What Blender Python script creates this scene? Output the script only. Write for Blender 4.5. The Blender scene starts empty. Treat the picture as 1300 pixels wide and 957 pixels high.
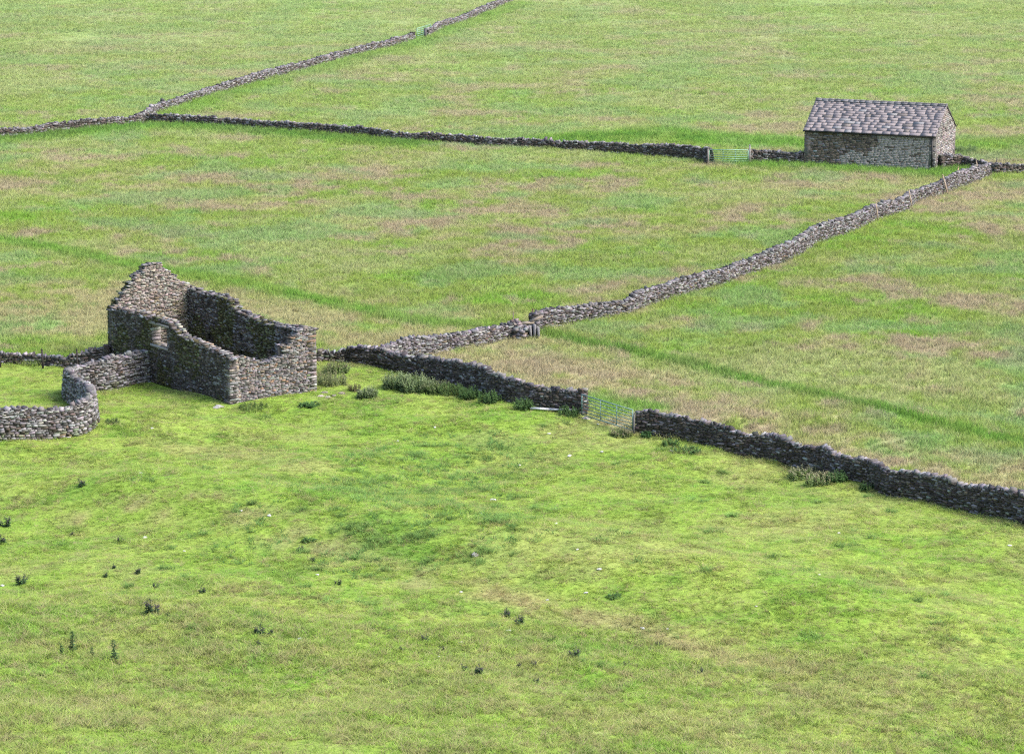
import bpy, math, random
import numpy as np

random.seed(11)
RNG = np.random.default_rng(7)
S = bpy.context.scene
COL = S.collection
R = math.radians

# ------------------------------------------------------------------ camera
F = 3800.0                      # focal length in photo pixels (1300 x 957)
CX, CY = 650.0, 478.5
CAMZ = 35.0
PITCH = math.atan(803.5 / F)
cam_d = bpy.data.cameras.new('camera'); cam = bpy.data.objects.new('camera', cam_d)
COL.objects.link(cam); S.camera = cam
cam.location = (0, 0, CAMZ); cam.rotation_euler = (math.pi / 2 - PITCH, 0, 0)
cam_d.sensor_width = 36.0; cam_d.lens = F / 1300.0 * 36.0
cam_d.clip_start = 1.0; cam_d.clip_end = 9000.0

# ------------------------------------------------------------------ noise
def _hash(ix, iy, seed):
    h = (ix.astype(np.int64) * 374761393 + iy.astype(np.int64) * 668265263 + seed * 1442695041) & 0xffffffff
    h = ((h ^ (h >> 13)) * 1274126177) & 0xffffffff
    h = ((h ^ (h >> 16)) * 2246822519) & 0xffffffff
    return ((h ^ (h >> 15)) & 0xffffff) / float(0xffffff)

def vnoise(x, y, seed=0):
    x = np.asarray(x, float); y = np.asarray(y, float)
    ix = np.floor(x); iy = np.floor(y); fx = x - ix; fy = y - iy
    fx = fx * fx * (3 - 2 * fx); fy = fy * fy * (3 - 2 * fy)
    a = _hash(ix, iy, seed); b = _hash(ix + 1, iy, seed); c = _hash(ix, iy + 1, seed); d = _hash(ix + 1, iy + 1, seed)
    return (a * (1 - fx) + b * fx) * (1 - fy) + (c * (1 - fx) + d * fx) * fy

def fbm(x, y, octv=4, seed=0, gain=.5):
    s = 0; a = 1; n = 0
    ca, sa = math.cos(.6), math.sin(.6)
    for i in range(octv):
        s = s + a * vnoise(x, y, seed + i * 17); n += a; a *= gain
        x, y = (x * ca - y * sa) * 2.03 + 5.1, (x * sa + y * ca) * 2.03 - 3.7
    return s / n

def sstep(a, b, x):
    t = np.clip((np.asarray(x, float) - a) / (b - a), 0, 1)
    return t * t * (3 - 2 * t)

# ------------------------------------------------------------------ terrain
def terrain(x, y):
    x = np.asarray(x, float); y = np.asarray(y, float)
    z = 32.0 * np.clip((96 - y) / 96.0, 0, 1.0) ** 1.6                     # hillside the photographer stands on
    lf = 1 - sstep(-20, 26, x)
    z = z + 3.4 * np.clip((150 - y) / 50.0, 0, 1.2) ** 1.6 * (.35 + .65 * lf)   # spur coming down at the left
    z = z + 1.4 * np.exp(-((y - (131 - .62 * (x + 12))) / 5.8) ** 2) * sstep(-34, -14, x) * (1 - sstep(4, 24, x))
    near = 1 - sstep(150, 176, y)
    z = z + (fbm(x / 11, y / 11, 3, 3) - .5) * (.9 * near + .35)
    z = z + (fbm(x / 2.6, y / 2.6, 2, 9) - .5) * (.26 * near + .08)
    z = z + sstep(600, 2600, y) * 160 + sstep(300, 2600, np.abs(x)) * 90
    return z

def ground(px, py):
    """the point of the terrain seen at photo pixel px, py"""
    a = (px - CX) / F; b = (py - CY) / F
    dx = a; dy = math.cos(PITCH) - b * math.sin(PITCH); dz = -math.sin(PITCH) - b * math.cos(PITCH)
    t = 20.0
    lo, hi = 20.0, None
    while t < 5000:
        if CAMZ + dz * t <= float(terrain(dx * t, dy * t)):
            hi = t; break
        lo = t; t += 3.0
    if hi is None: hi = 5000.
    for _ in range(28):
        m = (lo + hi) / 2
        if CAMZ + dz * m <= float(terrain(dx * m, dy * m)): hi = m
        else: lo = m
    return np.array((dx * hi, dy * hi, float(terrain(dx * hi, dy * hi))))

def project(p):
    y = p[1]; z = p[2] - CAMZ; c, s_ = math.cos(PITCH), math.sin(PITCH)
    d = y * c - z * s_; v = -y * s_ - z * c
    return CX + F * p[0] / d, CY + F * v / d

def mpp(p):                     # metres per photo pixel (vertical extent) at a ground point
    d = math.hypot(p[1], CAMZ - p[2])
    return d / F * 1.02

# ------------------------------------------------------------------ mesh buffers
class Buf:
    def __init__(s): s.v = []; s.f = []; s.c = []; s.n = 0
    def add(s, verts, faces, col):
        s.v.append(np.asarray(verts, float)); s.f += [tuple(i + s.n for i in f) for f in faces]
        s.c.append(np.tile(np.asarray(col, float)[:3], (len(verts), 1))); s.n += len(verts)
    def tube(s, p0, p1, r0, r1=None, col=(.3, .3, .3), k=7, cap=True):
        p0 = np.array(p0, float); p1 = np.array(p1, float); r1 = r0 if r1 is None else r1
        d = p1 - p0; d /= np.linalg.norm(d)
        a = np.cross(d, (0, 0, 1) if abs(d[2]) < .9 else (1, 0, 0)); a /= np.linalg.norm(a); b = np.cross(d, a)
        v = [p0 + (a * math.cos(t) + b * math.sin(t)) * r0 for t in np.arange(k) * 2 * math.pi / k]
        v += [p1 + (a * math.cos(t) + b * math.sin(t)) * r1 for t in np.arange(k) * 2 * math.pi / k]
        f = [(i, (i + 1) % k, k + (i + 1) % k, k + i) for i in range(k)]
        if cap: f += [tuple(range(k))[::-1], tuple(range(k, 2 * k))]
        s.add(v, f, col)
    def box(s, c, ax, half, col, jit=0.0):
        c = np.array(c, float)
        sg = np.array([(-1, -1, -1), (1, -1, -1), (1, 1, -1), (-1, 1, -1), (-1, -1, 1), (1, -1, 1), (1, 1, 1), (-1, 1, 1)], float)
        loc = sg * np.array(half)
        if jit: loc = loc * (1 + RNG.uniform(-jit, jit * .35, (8, 3)))
        s.add(c + loc @ np.array(ax), [(0, 3, 2, 1), (4, 5, 6, 7), (0, 1, 5, 4), (1, 2, 6, 5), (2, 3, 7, 6), (3, 0, 4, 7)], col)

class Stones:
    """many separate stones, collected then built in one go into one mesh"""
    def __init__(s, jit=.26): s.ce = []; s.ax = []; s.ha = []; s.co = []; s.jit = jit
    def add(s, c, ax, half, col):
        s.ce.append(c); s.ax.append(ax); s.ha.append(half); s.co.append(col)
    def arrays(s):
        n = len(s.ce); jit = s.jit
        sg = np.array([(-1, -1, -1), (1, -1, -1), (1, 1, -1), (-1, 1, -1), (-1, -1, 1), (1, -1, 1), (1, 1, 1), (-1, 1, 1)], float)
        loc = sg[None] * np.array(s.ha)[:, None, :] * (1 + RNG.uniform(-jit, jit * .3, (n, 8, 3)))
        v = np.einsum('nki,nij->nkj', loc, np.array(s.ax)) + np.array(s.ce)[:, None, :]
        q = np.array([(0, 3, 2, 1), (4, 5, 6, 7), (0, 1, 5, 4), (1, 2, 6, 5), (2, 3, 7, 6), (3, 0, 4, 7)])
        f = (q[None] + (np.arange(n) * 8)[:, None, None]).reshape(-1, 4)
        c = np.repeat(np.array(s.co), 8, 0)
        return v.reshape(-1, 3), f, c

def mesh_np(name, v, f, c=None, mat=None, smooth=False):
    me = bpy.data.meshes.new(name)
    v = np.asarray(v, np.float32)
    me.vertices.add(len(v)); me.vertices.foreach_set('co', v.ravel())
    if isinstance(f, np.ndarray):
        k = f.shape[1]
        me.loops.add(f.size); me.loops.foreach_set('vertex_index', f.astype(np.int32).ravel())
        me.polygons.add(len(f)); me.polygons.foreach_set('loop_start', (np.arange(len(f)) * k).astype(np.int32))
    else:
        fl = np.concatenate([np.array(x, np.int32) for x in f]); st = np.cumsum([0] + [len(x) for x in f[:-1]])
        me.loops.add(len(fl)); me.loops.foreach_set('vertex_index', fl)
        me.polygons.add(len(f)); me.polygons.foreach_set('loop_start', st.astype(np.int32))
    if c is not None:
        at = me.attributes.new('col', 'FLOAT_COLOR', 'POINT')
        cc = np.ones((len(v), 4), np.float32); cc[:, :3] = c
        at.data.foreach_set('color', cc.ravel())
    me.update(calc_edges=True); me.validate()
    if smooth: me.polygons.foreach_set('use_smooth', np.ones(len(me.polygons), bool))
    if mat: me.materials.append(mat)
    return me

def link(name, me, parent=None, loc=None):
    o = bpy.data.objects.new(name, me); COL.objects.link(o)
    if loc is not None: o.location = [float(q) for q in loc]
    if parent: o.parent = parent
    return o

def merge(bufs):
    """list of Stones / Buf -> v, f, c"""
    V = []; Fs = []; C = []; n = 0
    for b in bufs:
        if isinstance(b, Stones):
            if not b.ce: continue
            v, f, c = b.arrays(); f = [tuple(x) for x in (f + n).tolist()]
        else:
            if not b.n: continue
            v = np.concatenate(b.v); c = np.concatenate(b.c); f = [tuple(i + n for i in x) for x in b.f]
        V.append(v); Fs += f; C.append(c); n += len(v)
    return np.concatenate(V), Fs, np.concatenate(C)

def build(name, bufs, mat, parent=None, base=(0, 0, 0), at=None):
    """base: where the object's origin stands in the world (subtracted from the points)"""
    if not isinstance(bufs, (list, tuple)): bufs = [bufs]
    v, f, c = merge(bufs)
    me = mesh_np(name, v - np.array(base, float), f, c, mat)
    return link(name, me, parent, None if parent else base)

def tag(o, label=None, cat=None, group=None, kind=None):
    if label: o['label'] = label
    if cat: o['category'] = cat
    if group: o['group'] = group
    if kind: o['kind'] = kind
    return o

def empty(name, loc, label, cat, group=None):
    o = bpy.data.objects.new(name, None); COL.objects.link(o)
    o.location = [float(q) for q in loc]; o.empty_display_size = .5
    return tag(o, label, cat, group)

# ------------------------------------------------------------------ materials
def mat_base(name):
    m = bpy.data.materials.new(name); m.use_nodes = True
    nt = m.node_tree; nt.nodes.clear()
    out = nt.nodes.new('ShaderNodeOutputMaterial')
    return m, nt, out

def N(nt, t, **kw):
    n = nt.nodes.new(t)
    for k, v in kw.items():
        if k == 'inp':
            for a, b in v.items(): n.inputs[a].default_value = b
        else: setattr(n, k, v)
    return n

def attr_mat(name, scale=9.0, amt=.55, rough=.92, bump=0.0, inst=False, lift=False, transl=0.0, spec=.2, metal=0.0):
    """albedo from the object's own 'col' attribute, broken up by object-space noise"""
    m, nt, out = mat_base(name); L = nt.links
    at = N(nt, 'ShaderNodeAttribute', attribute_name='col')
    at.attribute_type = 'INSTANCER' if inst else 'GEOMETRY'
    geo = N(nt, 'ShaderNodeNewGeometry')
    nz = N(nt, 'ShaderNodeTexNoise', inp={'Scale': scale, 'Detail': 4.0, 'Roughness': .65})
    L.new(geo.outputs['Position'], nz.inputs['Vector'])
    mr = N(nt, 'ShaderNodeMapRange', inp={'From Min': .25, 'From Max': .75, 'To Min': 1 - amt, 'To Max': 1 + amt})
    L.new(nz.outputs['Fac'], mr.inputs['Value'])
    mul = N(nt, 'ShaderNodeVectorMath', operation='SCALE')
    L.new(at.outputs['Color'], mul.inputs[0]); L.new(mr.outputs['Result'], mul.inputs['Scale'])
    bs = N(nt, 'ShaderNodeBsdfPrincipled', inp={'Roughness': rough, 'Specular IOR Level': spec, 'Metallic': metal})
    L.new(mul.outputs[0], bs.inputs['Base Color'])
    if bump:
        bp = N(nt, 'ShaderNodeBump', inp={'Strength': bump, 'Distance': .04})
        L.new(nz.outputs['Fac'], bp.inputs['Height']); L.new(bp.outputs[0], bs.inputs['Normal'])
    if inst or lift:
        mx_n = N(nt, 'ShaderNodeVectorMath', operation='SCALE', inp={'Scale': .3}); L.new(geo.outputs['Normal'], mx_n.inputs[0])
        ad = N(nt, 'ShaderNodeVectorMath', operation='ADD'); ad.inputs[1].default_value = (0, 0, 1); L.new(mx_n.outputs[0], ad.inputs[0])
        nm = N(nt, 'ShaderNodeVectorMath', operation='NORMALIZE'); L.new(ad.outputs[0], nm.inputs[0]); L.new(nm.outputs[0], bs.inputs['Normal'])
    if transl:
        tr = N(nt, 'ShaderNodeBsdfTranslucent'); mx = N(nt, 'ShaderNodeMixShader', inp={0: transl})
        L.new(mul.outputs[0], tr.inputs['Color']); L.new(bs.outputs[0], mx.inputs[1]); L.new(tr.outputs[0], mx.inputs[2])
        L.new(mx.outputs[0], out.inputs[0])
    else: L.new(bs.outputs[0], out.inputs[0])
    return m

M_STONE = attr_mat('weathered_stone', 9.0, .28, .95, .4)
M_BARN = attr_mat('mortared_stone', 6.0, .2, .95, .3)
M_SLATE = attr_mat('stone_slate', 2.0, .12, .85, .1, spec=.3)
M_METAL = attr_mat('galvanised_metal', 6.0, .15, .5, metal=.3, spec=.4)
M_WOOD = attr_mat('weathered_wood', 12.0, .3, .9)
M_LEAF = attr_mat('weed_leaf', 5.0, .3, .8, transl=.3, lift=True)
M_BLADE = attr_mat('grass_blade', 2.0, .18, .85, inst=True, transl=.35)
M_GROUND = attr_mat('turf', 6.0, .35, 1.0, 0.6, spec=.05)

# ------------------------------------------------------------------ the lie of walls, used by grass too
def V(*a): return np.array(a, float)
WALLS = {}
def wall_px(key, pts): WALLS[key] = pts
wall_px('fore_l', [(404, 459, 446), (425, 459, 442), (441, 460, 437), (447, 461, 435), (462, 463, 435), (480, 466, 438), (500, 471, 442), (525, 477, 448), (550, 485, 453), (575, 493, 455),
                   (600, 501, 460), (620, 506, 468), (640, 510, 476), (660, 515, 481), (680, 518, 485), (700, 521, 488), (720, 524, 490), (737, 527, 492)])
wall_px('fore_r', [(807, 550, 519), (818, 551, 516), (840, 554, 521), (860, 558, 523), (880, 563, 530), (900, 567, 533), (920, 571, 537), (960, 581, 547), (1000, 591, 557), (1040, 601, 566),
                   (1060, 607, 574), (1100, 617, 582), (1120, 624, 588), (1180, 637, 598), (1240, 652, 611), (1300, 668, 625), (1360, 686, 642), (1420, 704, 659)])
wall_px('diag_l', [(486, 466, 440), (500, 463, 434), (520, 459, 431), (560, 449, 424), (600, 440, 416), (625, 435, 412), (640, 432, 410), (657, 429, 408)])
wall_px('diag_r', [(683, 422, 397), (705, 417, 394), (750, 409, 388), (800, 397, 378), (820, 391, 369), (850, 381, 360), (880, 372, 350), (920, 361, 340), (940, 355, 336), (970, 345, 324), (1000, 330, 308),
                   (1020, 321, 299), (1040, 314, 291), (1080, 296, 275), (1112, 281, 262), (1150, 265, 247), (1165, 258, 243), (1200, 247, 230), (1230, 237, 217), (1258, 224, 208)])
wall_px('back_l', [(-60, 178, 169), (0, 175, 165), (40, 173, 163), (70, 169, 159), (120, 163, 155), (170, 157, 149), (185, 156, 149)])
wall_px('back_m', [(186, 156, 149), (200, 156, 149), (245, 159, 151), (290, 161, 153), (330, 164, 155), (400, 170, 160), (460, 175, 164), (500, 179, 169), (560, 183, 172), (600, 185, 174), (650, 187, 176), (700, 190, 177),
                   (750, 193, 178), (800, 196, 180), (850, 201, 182), (890, 206, 186), (897, 209, 187)])
wall_px('back_s', [(952, 207, 189), (980, 207, 191), (1000, 208, 191), (1019, 209, 192)])
wall_px('back_b', [(1196, 216, 195), (1208, 215, 195), (1220, 214, 196), (1240, 217, 202), (1258, 220, 206)])
wall_px('back_r', [(1264, 222, 206), (1280, 221, 206), (1300, 220, 206), (1340, 219, 205), (1380, 218, 204)])
wall_px('top_l', [(184, 154, 146), (200, 146, 137), (240, 131, 119), (280, 118, 106), (320, 108, 95), (360, 96, 83), (400, 85, 73), (440, 74, 64), (480, 63, 52), (510, 55, 44), (527, 51, 40)])
wall_px('top_r', [(545, 47, 36), (560, 41, 31), (600, 23, 13), (630, 11, 1), (655, 2, -8), (690, -11, -20), (730, -28, -36)])
wall_px('fold_back', [(-60, 461, 451), (0, 462, 451), (30, 463, 449), (60, 465, 448), (80, 467, 447), (100, 468, 444), (118, 468, 438), (137, 468, 436)])
wall_px('fold', [(-90, 566, 524), (-50, 563, 521), (0, 559, 517), (24, 557, 511), (50, 557, 511), (72, 556, 511), (92, 553, 508), (108, 547, 502), (117, 537, 494), (116, 527, 487), (108, 519, 480), (97, 513, 475),
                 (88, 507, 468), (87, 502, 463), (97, 498, 459), (113, 497, 457), (138, 494, 450), (160, 488, 444), (187, 483, 441)])

def resample(P, step):
    d = np.r_[0, np.cumsum(np.linalg.norm(np.diff(P[:, :2], axis=0), axis=1))]
    n = max(2, int(round(d[-1] / step)) + 1)
    s = np.linspace(0, d[-1], n)
    return s, np.stack([np.interp(s, d, P[:, i]) for i in range(P.shape[1])], 1)

def smooth_pts(P, it=2):
    for _ in range(it):
        Q = [P[0]]
        for a, b in zip(P[:-1], P[1:]): Q += [a * .75 + b * .25, a * .25 + b * .75]
        P = np.array([Q[0]] + Q[2:-1] + [P[-1]])
    return P

LINES = {}
for k, pts in WALLS.items():
    P = []
    for (x, yb, yt) in pts:
        g = ground(x, yb); P.append((g[0], g[1], max(.75, (yb - yt) * mpp(g) - .10)))
    P = np.array(P)
    if k == 'fold': P = smooth_pts(P, 2)
    if k in ('diag_l', 'diag_r', 'top_l', 'top_r', 'back_l', 'back_m', 'fore_l', 'fore_r'):
        for _ in range(2): P[1:-1, 1] = P[1:-1, 1] * .5 + (P[:-2, 1] + P[2:, 1]) * .25
    LINES[k] = P
for k in ('top_l', 'top_r', 'back_l', 'back_m', 'diag_l', 'diag_r'):
    LINES[k][:, 2] = np.clip(LINES[k][:, 2], .9, 1.65)
LINES['diag_r'][:, 2] += .14; LINES['diag_l'][:, 2] += .08
# near base -> centre line
for k, P in LINES.items():
    if k == 'fold': continue
    T = np.gradient(P[:, :2], axis=0); T /= np.linalg.norm(T, axis=1)[:, None]
    nrm = np.stack([-T[:, 1], T[:, 0]], 1); nrm *= np.sign(nrm[:, 1:2] + 1e-9)
    P[:, :2] += nrm * .33

# ------------------------------------------------------------------ stone colours
def stone_col(kind='wall'):
    r = random.random()
    if kind == 'wall':
        if r < .44: b = random.uniform(.16, .29); c = V(1.05, .98, 1.02) * b
        elif r < .70: b = random.uniform(.06, .14); c = V(1.08, .98, .96) * b
        elif r < .90: b = random.uniform(.29, .42); c = V(1.02, .99, 1.02) * b
        elif r < .95: b = random.uniform(.38, .52); c = V(1, .99, .97) * b
        else: b = random.uniform(.16, .26); c = V(1.25, .98, .72) * b
    elif kind == 'dark':
        b = random.uniform(.06, .14) if r < .8 else random.uniform(.14, .22); c = V(1.16, .98, .85) * b  # used most on faces turned from the sun: shade put into stone colour
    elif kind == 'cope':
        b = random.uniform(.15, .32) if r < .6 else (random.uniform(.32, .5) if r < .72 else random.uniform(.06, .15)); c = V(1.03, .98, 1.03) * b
    elif kind == 'pale':
        b = random.uniform(.26, .42) if r < .75 else (random.uniform(.42, .55) if r < .85 else random.uniform(.12, .2)); c = V(1.03, .99, .98) * b
    elif kind == 'pink':
        b = random.uniform(.2, .4) if r > .12 else random.uniform(.08, .16); c = V(1.13, .98, .94) * b
        if r > .9: c = V(.5, .48, .46)
    return c * RNG.uniform(.92, 1.08, 3) * .52

UP = V(0, 0, 1)
def rot_ax(t, n, a=0.0, b=0.0, c=0.0):
    """axes rows (along, normal, up) with small random turns"""
    u = np.cross(t, n); 
    if u[2] < 0: u = -u
    t2 = t * math.cos(a) + u * math.sin(a); u2 = -t * math.sin(a) + u * math.cos(a)
    n2 = n * math.cos(b) + t2 * math.sin(b); t3 = t2 * math.cos(b) - n * math.sin(b)
    n3 = n2 * math.cos(c) + u2 * math.sin(c); u3 = u2 * math.cos(c) - n2 * math.sin(c)
    return np.stack([t3, n3, u3])

# ------------------------------------------------------------------ dry stone walls
def dry_wall(key, label, scale=1.0, dark=.4, tb=.36, tt=.22, pale=.1, cope_h=(.14, .26)):
    P = LINES[key]
    s, Q = resample(P, .3)
    Ltot = s[-1]
    def at(q):
        return np.array([np.interp(q, s, Q[:, i]) for i in range(3)])
    def frame(q):
        a = at(max(0, q - .35)); b = at(min(Ltot, q + .35)); t = V(b[0] - a[0], b[1] - a[1], 0); t /= np.linalg.norm(t)
        return t, V(-t[1], t[0], 0)
    seed = abs(hash(key)) % 1000 if False else sum(map(ord, key))
    hn = lambda q: (float(vnoise(q / 1.7, 0.3, seed)) - .5) * .22 + (float(vnoise(q / .5, 7.3, seed)) - .5) * .10
    st = Stones(.15); core = Buf()
    # hearting
    cs = [];
    for i in range(len(s)):
        t, n = frame(s[i]); z0 = float(terrain(Q[i, 0], Q[i, 1])) - .25
        h = Q[i, 2] + hn(s[i]) - .26
        c = V(Q[i, 0], Q[i, 1], 0)
        hb = tb - .10; ht = tt - .07
        cs += [c - n * hb + UP * z0, c + n * hb + UP * z0, c + n * ht + UP * (z0 + .25 + h), c - n * ht + UP * (z0 + .25 + h)]
    m = len(s); fc = []
    for i in range(m - 1):
        for j in range(4): fc.append((4 * i + j, 4 * i + 4 + j, 4 * i + 4 + (j + 1) % 4, 4 * i + (j + 1) % 4))
    fc += [(0, 1, 2, 3), (4 * m - 4, 4 * m - 1, 4 * m - 2, 4 * m - 3)]
    core.add(cs, fc, (.07, .063, .058))
    for side in (-1, 1):
        z = -.12
        while z < 2.6:
            ch = random.uniform(.05, .125) * scale
            q = random.uniform(-.1, .1); any_ = False
            while q < Ltot:
                ln = random.uniform(.11, .36) * scale
                if random.random() < .12: ln *= 1.35
                qc = q + ln / 2; q += ln + random.uniform(.0, .03)
                if qc > Ltot: break
                p = at(qc); H = p[2] + hn(qc) - .2
                if z + ch > H + .06: continue
                any_ = True
                t, n = frame(qc); n = n * side
                th = tb + (tt - tb) * max(0, min(1, (z + ch / 2) / max(H, .4)))
                dp = random.uniform(.12, .2) * scale
                gz = float(terrain(p[0], p[1]))
                c = V(p[0], p[1], gz + z + ch / 2 + random.uniform(-.02, .02)) + n * (th - dp + random.uniform(-.05, .035))
                kind = 'dark' if random.random() < dark else ('pale' if random.random() < pale else 'wall')
                col = stone_col(kind)
                if z < .35 and random.random() < .3: col = col * V(.75, .85, .6)
                st.add(c, rot_ax(t, n, random.gauss(0, .11), random.gauss(0, .2), random.gauss(0, .16)),
                       (ln / 2 * .99, dp, ch / 2 * random.uniform(.85, 1.0)), col)
            z += ch
            if not any_ and z > .3: break
    # wall heads (the built ends)
    for q, sg in ((0, -1), (Ltot, 1)):
        p = at(q); t, n = frame(q); gz = float(terrain(p[0], p[1])); z = -.1
        while z < p[2] - .12:
            ch = random.uniform(.06, .17); th = tb + (tt - tb) * z / p[2]; w = -th + random.uniform(-.03, .05)
            while w < th - .06:
                ln = min(random.uniform(.12, .4), th - w)
                st.add(V(p[0], p[1], gz + z + ch / 2) + n * (w + ln / 2) + t * sg * random.uniform(-.12, .0), rot_ax(n, t * sg, random.gauss(0, .1), random.gauss(0, .15)),
                       (ln / 2 * .98, .16, ch / 2 * .97), stone_col('dark' if random.random() < dark else 'wall'))
                w += ln
            z += ch
    # cope: stones set on edge along the top
    q = 0
    while q < Ltot:
        w = random.choice([random.uniform(.05, .1), random.uniform(.07, .15), random.uniform(.12, .24)]) * scale; qc = q + w / 2; q += w + random.uniform(0, .035)
        if qc > Ltot: break
        p = at(qc); t, n = frame(qc); H = p[2] + hn(qc) - .24
        ch = random.uniform(*cope_h) * (1.3 if random.random() < .08 else 1)
        if random.random() < .1: continue
        ch *= random.uniform(.6, 1.15)
        if random.random() < .25: w2, ch2 = random.uniform(.2, .32), random.uniform(.09, .15)
        else: w2, ch2 = w, ch
        gz = float(terrain(p[0], p[1]))
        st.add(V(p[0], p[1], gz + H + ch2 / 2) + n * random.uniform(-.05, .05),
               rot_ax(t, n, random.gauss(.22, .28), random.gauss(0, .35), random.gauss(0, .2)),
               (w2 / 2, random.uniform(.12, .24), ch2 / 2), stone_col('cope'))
    base = V(P[0, 0], P[0, 1], float(terrain(P[0, 0], P[0, 1])))
    o = build('dry_stone_wall', [st, core], M_STONE, None, base)
    return tag(o, label, 'stone wall', 'dry stone walls dividing the fields')

dry_wall('fore_l', 'dark dry stone wall from the ruin down to the open ended galvanised gate, nettles at its foot', 1.0, .72)  # dark share raised on both near runs: their shade put into the stones
dry_wall('fore_r', 'dark dry stone wall running from the galvanised gate to the lower right edge', 1.0, .72)
dry_wall('diag_l', 'short pale stretch of dry stone wall between the dark wall and the stone stile', 1.0, .15)
dry_wall('diag_r', 'long diagonal dry stone wall climbing from the stone stile to the roofed barn', 1.0, .2, tb=.42, tt=.27, pale=.15)
dry_wall('back_l', 'far dry stone wall left of the three way wall junction', 1.35, .45)
dry_wall('back_m', 'long thin far wall from the three way junction to the green gate', 1.2, .65)
dry_wall('back_s', 'short piece of wall between green gate and roofed barn', 1.15, .5)
dry_wall('back_b', 'short dark wall behind the barn gable joining the diagonal wall', 1.15, .75)
dry_wall('back_r', 'dark wall leaving the picture right of the barn', 1.15, .7)
dry_wall('top_l', 'purplish far wall rising from the three way junction to the small distant gate', 1.5, .2, tb=.42, tt=.3)
dry_wall('top_r', 'farthest wall continuing beyond the small distant gate to the top edge', 1.5, .2, tb=.42, tt=.3)
dry_wall('fold_back', 'low dark broken wall behind the curved wall, posts along it', 1.0, .7)
dry_wall('fold', 'pale curved wall of a sheepfold bending in an S beside the ruin', 1.1, .14, tb=.42, tt=.27, pale=.45)

# ------------------------------------------------------------------ masonry for buildings
def facing(st, P0, t, n, L, h, z0=-.15, ch=(.055, .105), ln=(.1, .32), dp=(.1, .16), rough=.03, col=None, holes=(), ang=.03):
    z = z0; gap = .012
    zmax = max(h(L * i / 40) for i in range(41))
    while z < zmax:
        c_ = random.uniform(*ch); q = random.uniform(-.15, 0)
        while q < L:
            l_ = random.uniform(*ln); a, b = max(0, q), min(L, q + l_); q += l_ + gap
            if b - a < .07: continue
            for (h0, h1, hz0, hz1) in holes:
                if z + c_ * .5 > hz0 and z + c_ * .5 < hz1 and b > h0 and a < h1:
                    if a < h0 - .06: b = h0
                    elif b > h1 + .06: a = h1
                    else: a = b
            if b - a < .06: continue
            m = (a + b) / 2
            if z + c_ > h(m) + .05: continue
            d = random.uniform(*dp)
            st.add(P0 + t * m + UP * (z + c_ / 2) + n * (random.uniform(-rough, rough) - d),
                   rot_ax(t, n, random.gauss(0, ang), random.gauss(0, ang), random.gauss(0, ang)),
                   ((b - a) / 2, d, c_ / 2 * .96), col(m, z) if col else stone_col())
        z += c_

def core_wall(bf, P0, t, n, L, h, T, inset, z0=-.3, holes=(), col=(.06, .055, .05), step=.2):
    """P0 on the outer face line, n outward; wall body lies from -inset to -(T-inset)"""
    m = max(1, int(L / step)); ds = L / m
    for i in range(m):
        a, b = i * ds, (i + 1) * ds; mid = (a + b) / 2
        spans = [(z0, h(mid) - .1)]
        for (h0, h1, hz0, hz1) in holes:
            if h0 < mid < h1:
                spans = [sp for (p, q) in spans for sp in ((p, min(q, hz0)), (max(p, hz1), q)) if sp[1] - sp[0] > .02]
        for (p, q) in spans:
            bf.box(P0 + t * mid - n * (T / 2) + UP * ((p + q) / 2), np.stack([t, n, UP]), (ds / 2, T / 2 - inset, (q - p) / 2), col)

def prof(pts):
    xs = [p[0] for p in pts]; ys = [p[1] for p in pts]
    return lambda q: float(np.interp(q, xs, ys))

# ---- the ruin
gA, gB, gC = ground(138, 465), ground(292, 514), ground(403, 502)
u = V(gB[0] - gA[0], gB[1] - gA[1], 0); RL = np.linalg.norm(u); u /= RL
w = V(-u[1], u[0], 0)
if w[0] < 0: w = -w
RW = 5.0
while RW < 8 and project(gB + w * RW)[0] < 402: RW += .02
zr = float(np.mean([gA[2], gB[2], gC[2]]))
print('ruin length', RL, 'width', RW, 'z', gA[2], gB[2], gC[2])
RUIN = empty('ruined_barn', V(*(gA + u * RL / 2 + w * RW / 2)[:2], zr), 'roofless ruined stone barn with one tall broken gable beside the sheepfold wall', 'ruin')
RB = np.array(RUIN.location)
A = V(gA[0], gA[1], zr); B = A + u * RL; C_ = B + w * RW; D = A + w * RW
TH = .62
jag = lambda seed, a=.16: (lambda q: (float(vnoise(q / .55, 1.7, seed)) - .5) * a + (float(vnoise(q / .22, 5.1, seed)) - .5) * a * .7)
def wp(L, pts, seed):
    f = prof([(p[0] * L, p[1]) for p in pts]); j = jag(seed, .12)
    st_ = lambda q: math.floor(q / .45 + float(vnoise(q / .8, 2.2, seed + 5)) * .9) * .45
    return lambda q: math.floor((f(.35 * q + .65 * min(L, max(0, st_(q)))) + j(q)) / .09) * .09
hAB = wp(RL, [(0, 3.45), (.13, 3.55), (.3, 3.55), (.44, 3.62), (.525, 3.58), (.54, 3.3), (.59, 3.22), (.605, 3.0), (.7, 2.98), (.79, 2.9), (.89, 2.75), (1, 2.65)], 21)
hBC = wp(RW, [(0, 2.65), (.14, 2.6), (.36, 2.2), (.58, 2.35), (.60, 2.9), (.66, 2.95), (.68, 3.25), (.73, 3.3), (.745, 3.62), (.9, 3.75), (1, 3.6)], 22)
hDC = wp(RL, [(0, 4.0), (.1, 4.05), (.27, 4.1), (.375, 4.1), (.39, 3.72), (.42, 3.7), (.44, 3.52), (.52, 3.5), (.62, 3.4), (.75, 3.35), (.85, 3.5), (1, 3.65)], 23)
hAD = wp(RW, [(0, 3.45), (.07, 3.75), (.2, 4.55), (.4, 5.65), (.47, 5.8), (.58, 5.65), (.72, 4.95), (.85, 4.4), (1, 4.05)], 24)

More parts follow.
